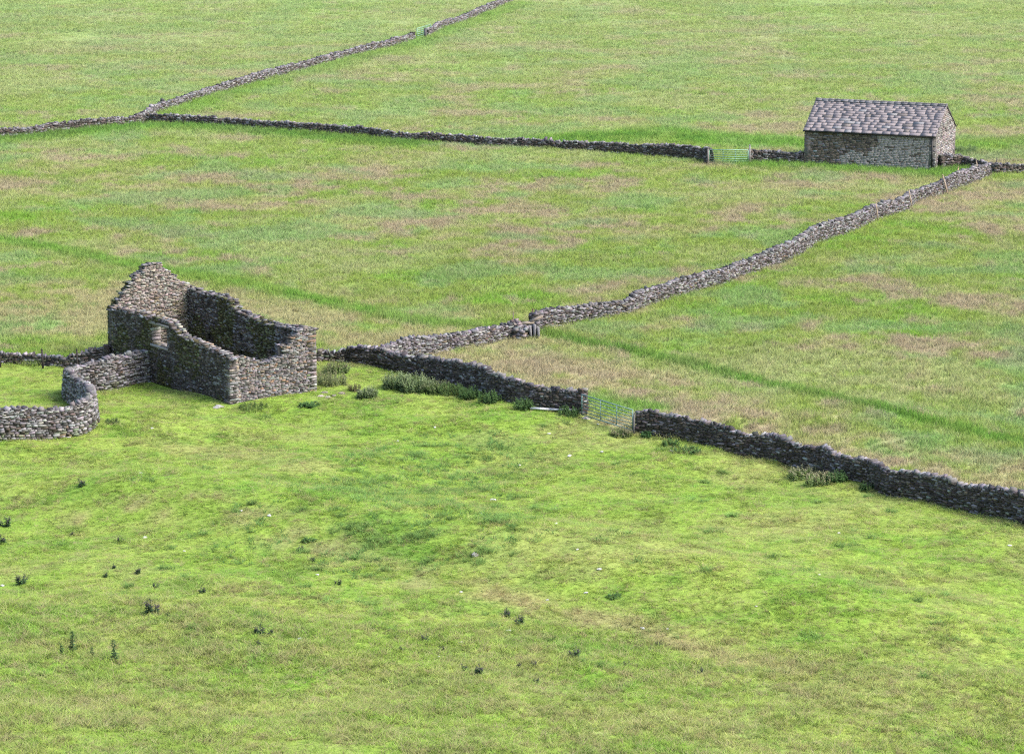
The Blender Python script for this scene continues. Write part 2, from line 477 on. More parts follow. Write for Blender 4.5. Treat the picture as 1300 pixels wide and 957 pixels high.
def mossy(base, k):
    def f(m, z):
        c = stone_col(base if random.random() < k else 'wall')
        mo = float(fbm(np.array(m / 1.6), np.array(z / 1.6), 3, 51))
        if mo > .54 and random.random() < .8: c = c * V(.85, .95, .5) * .9
        return c
    return f
def gable_in(m, z):
    c = stone_col('pink' if random.random() < .6 else 'pale') * V(1.25, 1.2, 1.1)  # albedo raised because the sun falls on these faces: painted light
    mo = float(fbm(np.array(m / 1.5), np.array(z / 1.3), 3, 57)) + (.12 if z < 2.4 else -.1)
    if mo > .56 and random.random() < .5: c = c * V(1.0, .95, .75)
    return c
def gable_out(m, z):
    c = stone_col(random.choice(['pink', 'wall', 'pink', 'pale'])) * .98
    if random.random() < .07: c = V(.24, .16, .115)
    return c

def ruin_wall(P0, t, n, L, h, out_col, in_col, holes=(), in_holes=(), notch=()):
    st = Stones(.17); co = Buf()
    facing(st, P0, t, n, L, h, holes=tuple(holes) + tuple(notch), col=out_col, rough=.03)
    Pi = P0 + t * L - n * TH
    ih = tuple((L - b, L - a, c, d) for (a, b, c, d) in holes) + tuple((L - b, L - a, c, d) for (a, b, c, d) in in_holes)
    facing(st, Pi, -t, -n, L, lambda q: h(L - q), holes=ih, col=in_col, rough=.04)
    core_wall(co, P0, t, n, L, h, TH, .19, holes=holes)
    # loose rubble along the broken top
    q = 0
    while q < L:
        sl = random.uniform(.16, .34)
        for k in range(3):
            if random.random() < .2: continue
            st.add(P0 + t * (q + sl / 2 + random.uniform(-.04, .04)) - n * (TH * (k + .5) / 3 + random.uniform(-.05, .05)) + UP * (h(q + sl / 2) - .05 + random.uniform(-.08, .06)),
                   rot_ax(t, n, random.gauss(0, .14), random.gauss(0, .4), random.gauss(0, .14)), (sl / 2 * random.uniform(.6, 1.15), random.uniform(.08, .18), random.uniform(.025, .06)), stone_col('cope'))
        q += sl * .92
    # ends
    for (Pe, sg) in ((P0, -1), (P0 + t * L, 1)):
        z = -.1; hh = h(0) if sg < 0 else h(L)
        while z < hh - .08:
            c_ = random.uniform(.06, .13); sp_ = random.uniform(.3, .7)
            for a0, a1 in ((0, sp_), (sp_, 1)):
                st.add(Pe - n * TH * (a0 + a1) / 2 + UP * (z + c_ / 2) - t * sg * random.uniform(.15, .2), rot_ax(n, t * sg, random.gauss(0, .03), random.gauss(0, .04)), (TH * (a1 - a0) / 2 * .97, .15, c_ / 2 * .96), out_col(0, z))
            z += c_
    return [st, co]

win = (RL * .375, RL * .505, 2.05, 3.2)
o = build('wall', ruin_wall(A, u, -w, RL, hAB, mossy('dark', .75), gable_in, holes=[win]), M_STONE, RUIN, RB)
WALL_AB = o; o['label'] = 'dark mossy front wall with a square window hole'
lb = Buf(); wc = A + u * (win[0] + win[1]) / 2 + w * TH / 2
lb.box(wc + UP * (win[3] + .06), np.stack([u, -w, UP]), ((win[1] - win[0]) / 2 + .22, TH / 2 + .02, .085), (.2, .19, .18), .08)
lo = build('window_lintel', lb, M_STONE, None, RB); lo.parent = WALL_AB; lo.location = (0, 0, 0)
sb = Buf(); sb.box(wc + UP * (win[2] - .05), np.stack([u, -w, UP]), ((win[1] - win[0]) / 2 + .12, TH / 2 + .05, .07), (.22, .21, .2), .06)
so = build('window_sill', sb, M_STONE, None, RB); so.parent = WALL_AB; so.location = (0, 0, 0)
for sx, sg in ((win[0], 1), (win[1], -1)):
    z = win[2]; jb = Stones()
    while z < win[3]:
        c_ = random.uniform(.12, .24)
        jb.add(A + u * (sx - sg * .1) + w * TH / 2 + UP * (z + c_ / 2), rot_ax(u, -w, 0, random.gauss(0, .02)), (.13, TH / 2 * .97, c_ / 2 * .95), stone_col('pink')); z += c_
    jo = build('window_jamb', jb, M_STONE, None, RB); jo.parent = WALL_AB; jo.location = (0, 0, 0)
o = build('gable_wall', ruin_wall(B, w, u, RW, hBC, gable_out, mossy('dark', .5), notch=[(.12, .62, 2.0, 2.45)]), M_STONE, RUIN, RB); o['label'] = 'low broken end wall of reddish stone'
o = build('wall', ruin_wall(C_, -u, w, RL, lambda q: hDC(RL - q), mossy('wall', .5), mossy('dark', .55),
          in_holes=[(RL * .74, RL * .79, 1.3, 1.75), (RL * .50, RL * .53, 1.9, 2.25), (RL * .42, RL * .53, .9, 1.3)]), M_STONE, RUIN, RB); o['label'] = 'dark rear wall stepping down towards the low end'
o = build('gable_wall', ruin_wall(D, -w, -u, RW, lambda q: hAD(RW - q), mossy('wall', .3), gable_in), M_STONE, RUIN, RB); o['label'] = 'tall pointed gable wall'
for (P, du, dw) in ((B, u, w), (C_, u, -w)):
    z = -.05; k = 0; qb = Stones(.1)
    hh = 2.0 if P is B else 3.3
    while z < hh:
        c_ = random.uniform(.09, .2); l_ = random.uniform(.24, .34) if k % 2 else random.uniform(.14, .22)
        qb.add(P - du * (l_ - random.uniform(.0, .025)) + dw * ((.46 - l_) - random.uniform(.0, .025)) + UP * (z + c_ / 2), np.stack([du, dw, UP]), (l_, .46 - l_, c_ / 2 * .94), gable_out(0, z) * random.uniform(.8, 1.15)); z += c_; k += 1
    build('corner_stones', qb, M_STONE, RUIN, RB)

# fallen rubble by the ruin's corner
def rock_mesh(name, r, seed, flat=.6, col=(.4, .39, .37), jit=.35):
    import bmesh
    bm = bmesh.new(); bmesh.ops.create_icosphere(bm, subdivisions=2, radius=1)
    rr = random.Random(seed); off = V(rr.uniform(0, 9), rr.uniform(0, 9), 0)
    for v in bm.verts:
        p = np.array(v.co); k = 1 + (float(vnoise(p[0] * 1.3 + off[0], p[1] * 1.3 + p[2] * 2.1 + off[1], seed)) - .5) * jit * 2
        q = np.round(p * k * 2.2) / 2.2 * .45 + p * k * .55
        v.co = (q[0] * r * 1.25, q[1] * r * .85, q[2] * r * flat)
    me = bpy.data.meshes.new(name); bm.to_mesh(me); bm.free()
    at = me.attributes.new('col', 'FLOAT_COLOR', 'POINT')
    at.data.foreach_set('color', np.tile(np.r_[col, 1].astype(np.float32), len(me.vertices)))
    me.materials.append(M_STONE); return me

# ------------------------------------------------------------------ the roofed barn
bA, bB, bC = ground(1020.5, 209), ground(1187, 217.5), ground(1215, 204)
bu = V(bB[0] - bA[0], bB[1] - bA[1], 0); BL = np.linalg.norm(bu); bu /= BL
bw = V(-bu[1], bu[0], 0)
BW = float(np.dot(bC - bB, bw))
zb = float((bA[2] + bB[2]) / 2)
EH = (172.5 - 0) and (217.5 - 173.0) * mpp(bB); RH = EH + BW / 2 * .60
print('barn length', BL, 'width', BW, 'eave', EH, 'ridge', RH)
bA = V(bA[0], bA[1], zb); bB = bA + bu * BL; bC = bB + bw * BW; bD = bA + bw * BW
BARN = empty('field_barn', (bA + bC) / 2, 'roofed stone field barn with slate roof standing where the far walls meet', 'barn')
BBASE = np.array(BARN.location)
def barn_front(m, z):
    f = m / BL; e = float(fbm(np.array(m / 2.0), np.array(z / 1.2), 3, 77)) - .5
    pale = (f > .55 + e * .35 and z < EH - .1) or (z < 1.15 + e * 2.2 and f > .28)
    if f > .975: return stone_col('pale') * .9
    if pale and random.random() < .9: return V(.29, .265, .245) * random.uniform(.82, 1.12)
    c = V(.125, .103, .083) * random.uniform(.55, 1.4) if random.random() < .8 else stone_col('wall')
    return c
def barn_gable(m, z): return stone_col('pink' if random.random() < .7 else 'pale') * 1.15
def barn_other(m, z): return stone_col('wall') * V(1.05, .95, .85)
BT = .6
def barn_wall(P0, t, n, L, h, colf, inset=.05):
    st = Stones(.13); co = Buf()
    facing(st, P0, t, n, L, h, ch=(.1, .19), ln=(.18, .55), dp=(.05, .09), rough=.018, col=colf, ang=.025)
    core_wall(co, P0, t, n, L, lambda q: h(q) + .1, BT, inset, col=(.12, .11, .1), step=.35)
    return [st, co]
hg = lambda q: EH + (RH - EH) * (1 - abs(q - BW / 2) / (BW / 2)) - .05
o = build('wall', barn_wall(bA, bu, -bw, BL, lambda q: EH - .04, barn_front), M_BARN, BARN, BBASE); o['label'] = 'long front wall patched with pale limewash'
build('gable_wall', barn_wall(bB, bw, bu, BW, hg, barn_gable), M_BARN, BARN, BBASE)
build('wall', barn_wall(bC, -bu, bw, BL, lambda q: EH - .04, barn_other), M_BARN, BARN, BBASE)
build('gable_wall', barn_wall(bD, -bw, -bu, BW, hg, barn_other), M_BARN, BARN, BBASE)
# stone slates
rf = Stones(.03); sub = Buf()
ridge0 = (bA + bD) / 2 + UP * RH; sl = math.hypot(BW / 2, RH - EH); ov = .22
for side, (E0, n_out) in enumerate(((bA, -bw), (bD, bw))):
    up_ = (bw if side == 0 else -bw) * (BW / 2) + UP * (RH - EH); up_ /= np.linalg.norm(up_)
    nn = np.cross(bu, up_); nn = nn if nn[2] > 0 else -nn
    E = E0 + UP * EH
    sub.add([E - up_ * ov * .8 - bu * .05 - nn * .0, E - up_ * ov * .8 + bu * (BL + .05), E + up_ * (sl) + bu * (BL + .05), E + up_ * sl - bu * .05,
             E - up_ * ov * .8 - bu * .05 + nn * .04, E - up_ * ov * .8 + bu * (BL + .05) + nn * .04, E + up_ * (sl) + bu * (BL + .05) + nn * .04, E + up_ * sl - bu * .05 + nn * .04],
            [(0, 3, 2, 1), (4, 5, 6, 7), (0, 1, 5, 4), (1, 2, 6, 5), (2, 3, 7, 6), (3, 0, 4, 7)], (.06, .055, .055))
    d = -ov; k = 0; rows = 15
    while d < sl - .05:
        e = .40 - .12 * (d + ov) / (sl + ov)
        q = -.05 + random.uniform(-.5, 0)
        while q < BL + .14:
            wd = random.uniform(.45, 1.0); a, b = max(-.05, q), min(BL + .05, q + wd); q += wd + .005
            if b - a < .1: continue
            r = random.random(); bb = random.uniform(.155, .175) * (.9 + .2 * float(fbm(np.array((a + b) * .45), np.array(d * 1.2), 2, 91)))
            col = V(1.08, .95, .98) * bb if r < .92 else (V(1.12, .97, .9) * random.uniform(.125, .14) if r < .97 else V(1, .98, 1.02) * random.uniform(.175, .195))
            tilt = .075
            ax = rot_ax(bu, up_, random.gauss(0, .012), 0, 0); ax[2] = nn
            ax = np.stack([bu, up_ * math.cos(tilt) - nn * math.sin(tilt), nn * math.cos(tilt) + up_ * math.sin(tilt)])
            rf.add(E + bu * (a + b) / 2 + up_ * (d + e * .62 + random.uniform(-.006, .006)) + nn * (.075 + random.uniform(-.0015, .0015)), ax, ((b - a) / 2, e * .70, .008), col)
        d += e; k += 1
roof = build('roof', [rf, sub], M_SLATE, BARN, BBASE)
rd = Stones(.05); q = -.04
while q < BL + .02:
    l_ = random.uniform(.45, .7); b = min(q + l_, BL + .05)
    for sg in (-1, 1):
        ax = rot_ax(bu, bw * sg, 0, 0, 0); a_ = math.atan2(RH - EH, BW / 2)
        nsl = bw * sg * math.cos(a_) - UP * math.sin(a_)
        ax = np.stack([bu, nsl, np.cross(bu, nsl) * (1 if np.cross(bu, nsl)[2] > 0 else -1)])
        rd.add(ridge0 + bu * (q + b) / 2 + nsl * .14 + UP * (.155 + random.uniform(-.012, .012)), ax, ((b - q) / 2 * .97, .17, .03), V(.16, .155, .165) * random.uniform(.75, 1.2))
    q += l_
ro = build('ridge_tiles', rd, M_SLATE, None, BBASE); ro.parent = roof; ro.location = (0, 0, 0)
gt = Buf(); g0 = bA + UP * (EH - .13) - bw * .17
gt.tube(g0 - bu * .1, g0 + bu * (BL + .02), .065, col=(.02, .02, .02), k=8)
build('gutter', gt, M_METAL, BARN, BBASE)
dpb = Buf(); p0 = bB - bu * .28 - bw * .13
dpb.tube(p0 + UP * (EH - .14), p0 - UP * .1, .06, col=(.018, .018, .02), k=8)
build('downpipe', dpb, M_METAL, BARN, BBASE)

# ------------------------------------------------------------------ gates
def gate(p_h, p_l, H, label, col, nbar=6, sag=0.0, off=V(0, 0, 0), zlift=.12, name='field_gate', r=.025):
    ph = V(p_h[0], p_h[1], float(terrain(p_h[0], p_h[1]))) + off; pl = V(p_l[0], p_l[1], float(terrain(p_l[0], p_l[1]))) + off
    pl = pl - UP * sag
    e = empty(name, ph, label, 'gate', 'metal field gates'); base = np.array(e.location)
    up0, up1 = UP * (zlift + H), UP * zlift
    fr = Buf(); 
    fr.tube(ph + up1, ph + up0, r * 1.2, col=col); fr.tube(pl + up1, pl + up0, r * 1.2, col=col)
    fr.tube(ph + up0, pl + up0, r * 1.2, col=col); fr.tube(ph + up1, pl + up1, r * 1.2, col=col)
    build('gate_frame', fr, M_METAL, e, base)
    for i in range(1, nbar):
        f = (i / nbar) ** 1.0; b = Buf(); b.tube(ph + UP * (zlift + H * f), pl + UP * (zlift + H * f), r * .85, col=col); build('bar', b, M_METAL, e, base)
    for f in (.36, .68):
        b = Buf(); m = ph * (1 - f) + pl * f; d = (pl - ph) / np.linalg.norm(pl - ph); nb = V(-d[1], d[0], 0) * .03
        b.tube(m + UP * zlift + nb, m + UP * (zlift + H) + nb, r * .9, col=col); build('upright_strap', b, M_METAL, e, base)
    return e
GALV = (.13, .21, .19); GRN = (.15, .27, .19)
gate(ground(738.5, 529), ground(803, 549), 1.08, 'galvanised grey bar gate in the gap of the dark near wall', GALV, 6)
gate(ground(900, 209.5), ground(949.5, 209.5), 1.15, 'pale green bar gate in the far wall left of the roofed barn', GRN, 6, r=.034)
gate(ground(529.5, 50), ground(547, 44.5), 1.15, 'small distant green gate in the wall near the top edge', GRN, 5, r=.04)

# posts
def post(px0, px1, r, label, col, name='wooden_stake', group='stakes set along the diagonal wall', near=0.0, cat='stake', tap=.8):
    """px0: foot pixel; px1: pixel its head is seen at (same distance)"""
    g = ground(*px0); g = g - V(0, near, 0)
    g[2] = float(terrain(g[0], g[1]))
    k = mpp(g); top = g + V((px1[0] - px0[0]) * k, 0, (px0[1] - px1[1]) * k)
    b = Buf(); d = top - g
    b.tube(g - UP * .15, g + d * .93, r, r * tap, col); b.tube(g + d * .93, top, r * tap, r * tap * .55, col)
    o = build(name, b, M_WOOD, None, g); return tag(o, label, cat, group)
TAN = (.28, .22, .16); DK = (.10, .085, .07)
post((1115, 282), (1111.5, 256), .055, 'tan stake leaning on the wall, lowest of the row below the barn', TAN)
post((1158.5, 265), (1153, 240), .055, 'tan stake leaning on the wall, second lowest of the row below the barn', TAN)
post((1204, 247), (1196, 222), .07, 'slanting tan stake on the wall in front of the barn gable', TAN)
post((1244, 229), (1238.5, 204), .055, 'tan stake leaning near the upper end of the diagonal wall', TAN)
post((1126, 265), (1130, 250), .06, 'dark short stake tilted right behind the diagonal wall', DK)
post((1213, 236), (1216, 212), .06, 'thin brown stake behind the wall at the foot of the barn gable', (.3, .22, .14))
post((1265, 216), (1265, 200), .06, 'stub of dark stake at the corner where the walls meet behind the barn', DK)
post((651.5, 424), (651.5, 395), .045, 'thin dark post standing upright beside the stone stile', DK, 'fence_post', 'posts by the stone stile', cat='post')
post((672.5, 420), (676.5, 391.5), .06, 'dark post leaning right over the stone stile', (.12, .08, .05), 'fence_post', 'posts by the stone stile', cat='post')
for (a, b, l) in (((2, 465), (.5, 437), 'dark fence post at the left edge before the low broken wall'),
                  ((56, 466), (55, 441), 'middle dark fence post of three along the low broken wall'),
                  ((99.5, 470), (99.5, 441), 'dark fence post nearest the ruin along the low broken wall')):
    post(a, b, .065, l, (.035, .03, .028), 'fence_post', 'fence posts along the low broken wall', cat='post', near=.35)
post((951.5, 208), (951.5, 184), .09, 'grey stone gatepost right of the pale green gate', (.2, .19, .19), 'gate_post', 'gateposts of the far gates', cat='gatepost')
post((899, 210.5), (898.5, 188), .08, 'dark gatepost left of the pale green gate', (.16, .14, .13), 'gate_post', 'gateposts of the far gates', cat='gatepost')
post((540.5, 49), (540, 36), .17, 'dark stone gatepost beside the small distant gate', (.09, .085, .09), 'gate_post', 'gateposts of the far gates', cat='gatepost')
post((804, 552), (805, 523), .06, 'grey post at the latch end of the galvanised gate', (.09, .09, .09), 'gate_post', cat='gatepost', group='gateposts of the near gate')

# stone stile in the diagonal wall
sp = ground(668, 428); STILE = empty('stone_stile', sp, 'stone step stile of upright slabs in the gap of the diagonal wall', 'stile'); sb_ = np.array(STILE.location)
tD = V(.47, .88, 0); nD = V(.88, -.47, 0)
for (dx, hh, lean) in ((.22, .86, .06), (.47, .95, -.05), (.70, .8, .03)):
    b = Buf(); b.box(sp + V(dx, -.25, hh / 2 - .1), rot_ax(V(1, .1, 0) / 1.005, V(.1, -1, 0) / 1.005, lean, .1, .05), (.07, .28, hh / 2), (.15, .145, .15), .08)
    build('upright_slab', b, M_STONE, STILE, sb_)
st = Stones()
for _ in range(130):
    a = random.uniform(-.95, .55)
    st.add(sp + tD * a * 1.1 + nD * random.uniform(-.3, .3) + UP * random.uniform(-.1, .72), rot_ax(tD, nD, random.gauss(0, .12), random.gauss(0, .2), random.gauss(0, .15)),
           (random.uniform(.1, .24), random.uniform(.1, .18), random.uniform(.05, .1)), stone_col('wall'))
build('step_stones', st, M_STONE, STILE, sb_)
b = Buf(); b.box(sp + V(.05, .15, .86), rot_ax(V(1, .2, 0) / 1.02, V(.2, -1, 0) / 1.02, .03, 0, 0), (.42, .25, .05), (.19, .16, .125), .1); build('tread_slab', b, M_STONE, STILE, sb_)
fs = Buf(); fs.box(sp + V(.62, .3, 1.08), rot_ax(V(1, .2, 0) / 1.02, V(.2, -1, 0) / 1.02, .38, 0, 0), (.4, .22, .05), (.17, .14, .11), .1); build('tilted_slab', fs, M_STONE, STILE, sb_)
hp = Stones()
for _ in range(16):
    hp.add(sp + V(-.72, .1, .72) + V(random.gauss(0, .2), random.gauss(0, .15), random.uniform(0, .3)), rot_ax(tD, nD, random.gauss(0, .1), random.gauss(0, .4), random.gauss(0, .1)), (random.uniform(.1, .2), random.uniform(.08, .15), random.uniform(.05, .1)), stone_col('wall') * V(1.1, .96, .9))
build('heaped_stones', hp, M_STONE, STILE, sb_)

# pale metal rail lying by the wall
g0, g1, g2 = ground(673, 521), ground(695, 523), ground(738, 526)
b = Buf()
for off in (0, .13):
    q0, q1 = g0 + V(0, off, .12), g1 + V(.1, off, .14)
    b.tube(q0, q1, .05, col=(.30, .32, .35)); b.tube(q1, g1 + V(1.0, off + .05, .08), .05, col=(.3, .32, .35))
o = build('metal_rail', b, M_METAL, None, g0); tag(o, 'pale bent metal rails lying at the dark wall foot left of the gate', 'rail')
b = Buf(); b.box(g0 + V(2.0, -.05, .06), rot_ax(V(.98, -.2, 0), V(-.2, -.98, 0), .02, 0, .2), (.55, .1, .03), (.3, .3, .31), .05)
o = build('plank', b, M_WOOD, None, g0 + V(2.0, -.05, 0)); tag(o, 'short pale plank lying beside the bent rails at the wall foot', 'plank')

# ------------------------------------------------------------------ weeds
def leafy(nst, rad, hgt, nlf, ll, lw, colf, splay=.25, droop=.5, tipcol=None, seed=0):
    rr = random.Random(seed); fol = Buf(); stm = Buf()
    for _ in range(nst):
        a = rr.uniform(0, 2 * math.pi); r = rad * math.sqrt(rr.random()); h = hgt * rr.uniform(.65, 1.1) * (1 - .35 * (r / max(rad, .01)) ** 2)
        p0 = V(r * math.cos(a), r * math.sin(a), -.05); p1 = p0 + V(math.cos(a) * splay * h * rr.uniform(0, 1) + rr.gauss(0, .04), math.sin(a) * splay * h * rr.uniform(0, 1) + rr.gauss(0, .04), h)
        stm.tube(p0, p1, .012, .006, (.06, .10, .03), k=4, cap=False)
        for i in range(nlf):
            f = (i + rr.random()) / nlf; c = p0 + (p1 - p0) * f; t = rr.uniform(0, 2 * math.pi); l = ll * (1.1 - .6 * f) * rr.uniform(.7, 1.2); wd = lw * (1.1 - .5 * f)
            d = V(math.cos(t), math.sin(t), rr.uniform(-.1, .7)); d /= np.linalg.norm(d); s = V(-math.sin(t), math.cos(t), 0)
            cc = colf(rr) if not (tipcol and f > .72) else np.array(tipcol) * rr.uniform(.8, 1.2)
            fol.add([c, c + d * l * .5 + s * wd / 2 + UP * .01, c + d * l - UP * l * droop * .3, c + d * l * .5 - s * wd / 2 + UP * .01], [(0, 1, 2, 3)], cc)
    return fol, stm

def plant(name, px, label, cat, group, nst, rad, hgt, nlf, ll, lw, col, seed, tip=None, splay=.25, split=False):
    g = ground(*px)
    colf = lambda rr: np.array(col) * rr.uniform(.65, 1.35) * V(rr.uniform(.9, 1.15), 1, rr.uniform(.8, 1.1))
    fol, stm = leafy(int(nst * 1.5), rad, hgt, int(nlf * 1.5), ll * 1.15, lw * 1.5, colf, splay, tipcol=tip, seed=seed)
    if split:
        e = empty(name, g, label, cat, group)
        build('foliage', fol, M_LEAF, e, (0, 0, 0)); build('stems', stm, M_LEAF, e, (0, 0, 0)); return e
    o = build(name, [fol, stm], M_LEAF, None, (0, 0, 0)); o.location = [float(q) for q in g]
    return tag(o, label, cat, group)

NET = (.14, .215, .095); NETD = (.075, .15, .05); PALEW = (.19, .235, .11)
NG = 'weed clumps growing along the walls'
plant('nettle_clump', (505, 492), 'tall nettle clump, left end of the long bed under the dark wall', 'nettles', NG, 60, .85, 1.0, 16, .16, .06, NET, 1, (.22, .28, .14))
plant('nettle_clump', (528, 496), 'tallest middle clump in the long nettle bed under the dark wall', 'nettles', NG, 70, .9, 1.05, 16, .16, .06, NET, 2, (.22, .28, .14))
plant('nettle_clump', (552, 499), 'yellowish clump right of the middle of the long nettle bed under the dark wall', 'nettles', NG, 55, .8, .85, 15, .15, .06, (.10, .16, .05), 3, (.17, .2, .1))
plant('nettle_clump', (574, 501), 'lower clump at the right end of the long nettle bed under the dark wall', 'nettles', NG, 45, .7, .75, 14, .15, .06, (.085, .145, .045), 4)
plant('nettle_clump', (596, 506), 'dark nettles pressed against the wall just right of the long bed', 'nettles', NG, 36, .6, .8, 14, .14, .06, NETD, 5)
plant('nettle_clump', (622, 511), 'dark nettle clump on the wall foot midway between long bed and metal rails', 'nettles', NG, 34, .6, .75, 14, .14, .06, NETD, 6)
plant('nettle_clump', (664, 519), 'small dark nettle clump against the wall just left of the metal rails', 'nettles', NG, 28, .5, .7, 14, .13, .06, NETD, 7)
plant('nettle_clump', (722, 528), 'dark nettles beside the wall end next to the galvanised gate', 'nettles', NG, 26, .5, .65, 14, .13, .06, NETD, 8)
plant('weed_clump', (466, 505), 'rounded green bush of weeds standing alone between ruin and nettle bed', 'weeds', NG, 46, .55, .72, 14, .15, .06, (.13, .2, .085), 9, (.2, .24, .13))
plant('weed_clump', (450, 496), 'small brownish weed clump next to the rounded bush near the ruin', 'weeds', NG, 18, .3, .5, 10, .11, .04, (.17, .15, .08), 10)
plant('weed_clump', (418, 487), 'tall pale weeds filling the corner between the ruin and the wall', 'weeds', NG, 60, 1.0, .85, 12, .16, .04, PALEW, 11, (.2, .2, .11))
plant('weed_clump', (428, 473), 'pale bushy weeds against the wall behind the ruin corner', 'weeds', NG, 44, .7, .85, 12, .16, .045, (.16, .23, .09), 12, (.2, .2, .11))
plant('weed_clump', (1020, 606), 'pale flowering weeds, left half of the bed under the right hand wall', 'weeds', NG, 44, .75, .62, 14, .13, .05, (.17, .25, .09), 13, (.3, .3, .18))
plant('weed_clump', (1043, 613), 'pale flowering weeds, right half of the bed under the right hand wall', 'weeds', NG, 44, .7, .62, 14, .13, .05, (.17, .25, .09), 14, (.32, .3, .18))
plant('nettle_clump', (1062, 611), 'dark nettles beside the pale flowering weeds under the right hand wall', 'nettles', NG, 34, .5, .6, 14, .13, .06, NETD, 15)
plant('nettle_clump', (1100, 622), 'sparse dark nettles on the right hand wall farther right than the flowering bed', 'nettles', NG, 16, .35, .45, 12, .12, .05, NETD, 16)
plant('weed_clump', (870, 574), 'low wide green weed patch below the wall right of the gate', 'weeds', NG, 36, .75, .38, 10, .13, .06, (.075, .15, .05), 17)
plant('weed_clump', (851, 566), 'bright low weeds at the wall foot above the wide green patch', 'weeds', NG, 24, .45, .42, 10, .13, .06, (.08, .16, .05), 18)
plant('weed_clump', (821, 555), 'small dark leafy weed right below the wall end at the gate', 'weeds', NG, 18, .3, .4, 10, .13, .06, (.05, .13, .045), 19)
plant('weed_clump', (788, 553), 'seeding weeds growing through the foot of the galvanised gate', 'weeds', NG, 34, .55, .5, 12, .13, .045, (.12, .16, .07), 20, (.24, .22, .14))
plant('weed_clump', (322, 518), 'low weeds along the foot of the broken reddish end wall', 'weeds', NG, 40, .8, .36, 9, .13, .05, (.11, .18, .05), 21)
plant('weed_clump', (392, 516), 'dark leafy dock patch in front of the ruin corner', 'weeds', NG, 28, .5, .34, 9, .17, .08, (.09, .19, .06), 22)
plant('weed_clump', (142, 537), 'faint rushy tuft on the grass right of the sheepfold bend', 'weeds', NG, 22, .35, .38, 8, .12, .03, (.11, .17, .065), 23)
plant('weed_clump', (1225, 195), 'pale green clump of tall weeds behind the barn gable', 'weeds', NG, 40, 1.0, .9, 12, .2, .06, (.13, .2, .09), 24)
plant('weed_clump', (392, 687), 'bright green leafy clump in the hollow of the near slope', 'weeds', NG, 16, .28, .24, 7, .13, .05, (.10, .20, .06), 25)
plant('weed_clump', (781, 758), 'green leafy clump alone on the lower right of the near slope', 'weeds', NG, 16, .28, .22, 7, .13, .05, (.10, .20, .06), 26)

# thistles
TG = 'thistles scattered over the near slope'
th_meshes = []
for k in range(4):
    fol, stm = leafy(10, .15, .52, 20, .16, .08, lambda rr: V(.045, .10, .045) * rr.uniform(.6, 1.4), .35, seed=100 + k, tipcol=(.07, .06, .07))
    v, f, c = merge([fol, stm]); th_meshes.append(mesh_np('thistle', v, f, c, M_LEAF))
tall_meshes = []
for k in range(2):
    fol, stm = leafy(2, .03, .8, 40, .17, .07, lambda rr: V(.05, .10, .04) * rr.uniform(.6, 1.4), .05, seed=140 + k)
    v, f, c = merge([fol, stm]); tall_meshes.append(mesh_np('thistle', v, f, c, M_LEAF))
def put(name, me, px, sc, label, cat, group, rz=None):
    g = ground(*px); o = link(name, me, None, g - V(0, 0, .02) + V(0, 0, .05 if name == 'rock' and sc < .2 else 0)); o.scale = (sc, sc, sc); o.rotation_euler = (0, 0, random.uniform(0, 6.28) if rz is None else rz)
    return tag(o, label, cat, group)
big = [((193.5, 780), 1.15, 'largest dark bushy thistle on the lower left of the slope'), ((28, 742), .85, 'dark bushy thistle near the left edge of the slope'),
       ((103, 617), .75, 'lone dark thistle below the sheepfold wall'), ((659, 793), .75, 'dark thistle of the close pair low in the middle, the right one'),
       ((644, 782), .6, 'dark thistle of the close pair low in the middle, the left one'), ((730, 835), .75, 'greenish thistle right of the low middle pair'),
       ((330, 804), .75, 'dark upright thistle with a grey withered one just below it'), ((541, 814), .6, 'dark thistle left of the low middle pair'), ((608, 857), .8, 'tall narrow thistle close to the bottom in the middle'),
       ((7, 668), .85, 'dark thistle at the left edge, upper one of two'), ((3, 689), .7, 'dark thistle at the left edge, lower one of two')]
for i, (px, sc, l) in enumerate(big): put('thistle', th_meshes[i % 4], px, sc * 1.2, l, 'thistle', TG)
for i, ((px, py, s)) in enumerate([(79, 833, .95), (93, 830, 1.2), (118, 834, .8), (146, 840, 1.15)]):
    put('thistle', tall_meshes[i % 2], (px, py), s, ['thin tall thistle stalk, left end of the four at lower left', 'stoutest of the four tall thistle stalks at lower left', 'short pale thistle stalk between taller stalks at lower left', 'tall dark thistle stalk standing apart at the right of the four'][i], 'thistle', TG)
small = [(91, 680), (153, 688), (145, 721), (135, 732), (175, 728), (198, 746), (256, 753), (214, 782), (330, 820), (342, 806), (381, 699), (398, 713), (510, 826), (560, 827), (589, 851), (676, 847), (658, 848), (836, 820), (796, 846), (680, 866),
         (889, 855), (430, 742), ]
for i, p in enumerate(small): put('thistle', th_meshes[i % 4], p, random.uniform(.42, .65), 'small dark thistle in the short grass of the near slope', 'thistle', TG)

